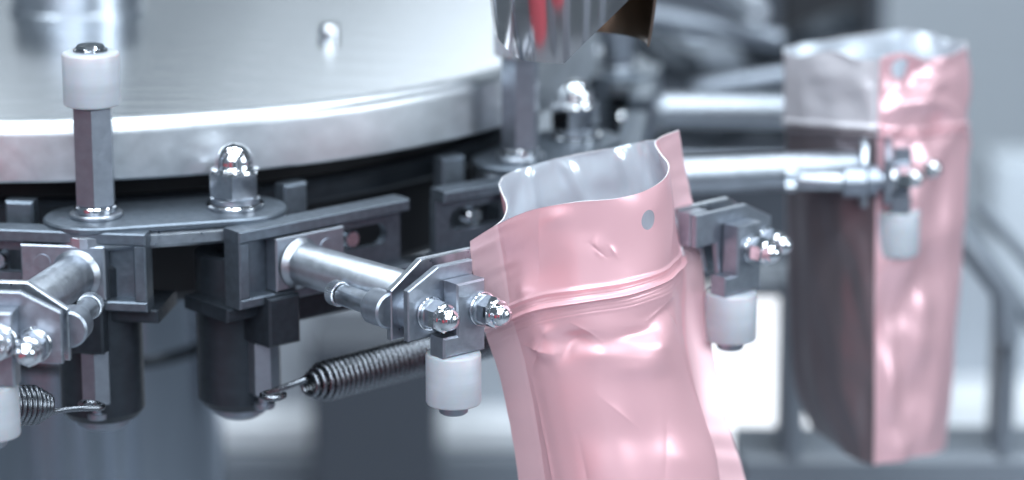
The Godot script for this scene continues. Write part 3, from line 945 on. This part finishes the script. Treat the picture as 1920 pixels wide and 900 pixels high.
func _ready() -> void:
	# camera
	var p := deg_to_rad(PITCH)
	cam_f = Vector3(0, -sin(p), -cos(p))
	cam_u = Vector3(0, cos(p), -sin(p))
	cam_pos = -cam_f * DIST
	var cam := Camera3D.new()
	cam.name = "camera"
	var at := CameraAttributesPhysical.new()
	at.frustum_focal_length = 12.0 / (450.0 / LENS)
	at.frustum_focus_distance = 1.247
	at.exposure_aperture = at.frustum_focal_length / 28.0
	at.frustum_near = 0.05
	at.frustum_far = 60.0
	cam.attributes = at
	cam.fov = rad_to_deg(2.0 * atan(450.0 / LENS))
	cam.near = 0.05
	cam.far = 60.0
	cam.position = cam_pos
	cam.basis = Basis(Vector3.RIGHT, -p)
	add_child(cam)
	# air and exposure
	var we := WorldEnvironment.new()
	we.name = "surroundings"
	var env := Environment.new()
	env.background_mode = Environment.BG_COLOR
	env.background_color = Color(0.137, 0.172, 0.205).linear_to_srgb()
	env.tonemap_mode = Environment.TONE_MAPPER_LINEAR
	env.tonemap_exposure = 1.0
	env.sdfgi_enabled = true
	env.ssao_enabled = true
	env.ssil_enabled = true
	we.environment = env
	add_child(we)
	RING = spot(145, 22, 1.575)
	make_materials()
	M.reflection_red = plain(Color(0.75, 0.13, 0.16), 0.4)  # red of the unseen rolls added for streaks in the spout
	M.mirror = plain(Color(0.62, 0.60, 0.61), 0.13, 1.0)
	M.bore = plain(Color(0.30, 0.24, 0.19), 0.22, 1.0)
	M.floor = plain(Color(0.36, 0.385, 0.42), 0.5)
	M.wall = plain(Color(0.45, 0.48, 0.52), 0.7)
	M.cabinet = plain(Color(0.055, 0.063, 0.08), 0.5)
	M.frame = plain(Color(0.15, 0.17, 0.20), 0.45)
	M.grey = plain(Color(0.36, 0.39, 0.435), 0.5)
	M.pale = plain(Color(0.38, 0.41, 0.455), 0.5)
	M.pale2 = plain(Color(0.52, 0.56, 0.61), 0.6)
	M.white = plain(Color(0.78, 0.80, 0.83), 0.5)
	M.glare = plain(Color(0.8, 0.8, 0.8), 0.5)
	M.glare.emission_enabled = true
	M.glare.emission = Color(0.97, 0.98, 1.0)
	M.glare.emission_energy_multiplier = 1.1  # glow stands for an overexposed white surface, not a lamp
	# ceiling lamps of the hall, then soft lights added for sheen
	var cool := Color(0.925, 0.97, 1.0)
	for k in 12:
		var x := -0.9 + (k % 3) * 0.9
		var z := 2.3 - (k / 3) * 0.95
		lamp("ceiling_lamp", "white ceiling lamp of the hall, above the machine (%s %s)" % [["left", "middle", "right"][k % 3], ["first row", "second row", "third row", "last row"][k / 3]], Vector3(x, 1.9, z), Vector3(x, 0, z), Vector2(0.6, 0.16), [1.6, 1.6, 1.3, 1.0][k / 3], 3.0, cool)
	lamp("added_soft_lamp", "big soft light added high up in front of the machine, out of view", Vector3(-0.5, 1.35, 2.4), Vector3(0.05, 0, 0), Vector2(2.4, 1.2), 6.8, 1.5, cool)  # unseen panel added for broad highlights on film and metal
	lamp("added_soft_lamp", "tall soft light added at the right side, out of view", Vector3(2.3, 0.75, 0.9), Vector3(0.05, -0.05, -0.1), Vector2(1.2, 1.2), 2.6, 1.5, cool)  # unseen panel added for the light falling from the right
	for k in 2:
		lamp("added_soft_lamp", ["slanted bright panel added behind the machine for the shine of the disc, the left one", "slanted bright panel added behind the machine for the shine of the disc, the right one"][k], Vector3([-1.05, 0.12][k], 1.0, -2.9), Vector3([-0.6, 0.1][k], 0.2, 0), Vector2([0.8, 1.0][k], 0.95), [0.16, 0.34][k], 0.5, cool, 38.0)  # tilted unseen panels added to shine in the disc, gap between them
	# unseen pillars and red rolls, added to give the metal something to mirror
	for x in [-2.3, -1.3, -0.35, 0.75, 1.7]:
		part(thing("reflection_pillar", "added dark pillar behind the viewer, out of the picture, for reflections in the metal", "pillar", Transform3D(Basis(), Vector3(x, -1.399, 2.1 + 0.2 * sin(x * 3.0))), "pillars added for reflections"), "shaft", geo().box(Vector3(-0.17, 0, -0.15), Vector3(0.17, 3.6, 0.15), 0.02), M.grey)
	for r in [[Vector3(-0.95, -0.4, 0.70), 0.28, "added red roll in front of the machine at the left, out of the picture, for red reflections"], [Vector3(-0.46, -0.25, 1.12), 0.2, "smaller added red roll beside the large one, out of the picture, for red reflections"]]:
		part(thing("red_reflection_roll", r[2], "reflection helper", Transform3D(Basis(), r[0])), "roll", geo().lathe([Vector2(0, 0), Vector2(r[1], 0), Vector2(r[1], 0.42), Vector2(0, 0.42)], 48), M.reflection_red)

	backdrop()
	under_table()
	turntable()
	station_plate(9.5, 21.6, "oval mounting plate at the left, with tall white roller post and shiny cap nut", true)
	station_plate(53.3, 63.5, "oval mounting plate half hidden behind the open pouch, its post under the spout", true)
	station_plate(98.5, 110.6, "far blurred mounting plate with a round post behind the spout", true)
	gripper_arm(9.5, -8.0, -1.0, -0.028, 0.022, 0.004, spot(-20, 712, 1.20), -6.0, "gripper arm at the far left whose tube points towards the viewer")
	gripper_arm(21.6, 40.7, 1.0, -0.0216, 0.033, 0.0113, spot(850, 655, 1.25), 40.7, "sharp gripper arm whose tube holds the left edge of the front pouch")
	gripper_arm(53.3, 36.0, -1.0, -0.031, 0.030, 0.004, spot(1371, 541, 1.335), 42.0, "gripper arm whose jaw holds the right edge of the front pouch")
	gripper_arm(63.5, 85.0, 1.0, -0.0216, 0.033, 0.0113, spot(1681, 388, 1.46), 85.0, "blurred gripper arm reaching across to the edge-on pouch at the right")
	gripper_arm(98.5, 84.0, -1.0, -0.028, 0.022, 0.004, spot(1700, 280, 1.62), 84.0, "far blurred gripper arm hidden partly behind the edge-on pouch")
	spring_between(spot(512, 741, 1.288), spot(1000, 610, 1.40), 0.0080, 41, "dark coil spring running from the middle arm to behind the front pouch")
	spring_between(spot(172, 760, 1.275), spot(-200, 760, 1.22), 0.0075, 22, "dark coil spring at the lower left edge, behind the white roller")
	nozzle()
	front_pouch()
	rear_pouch()
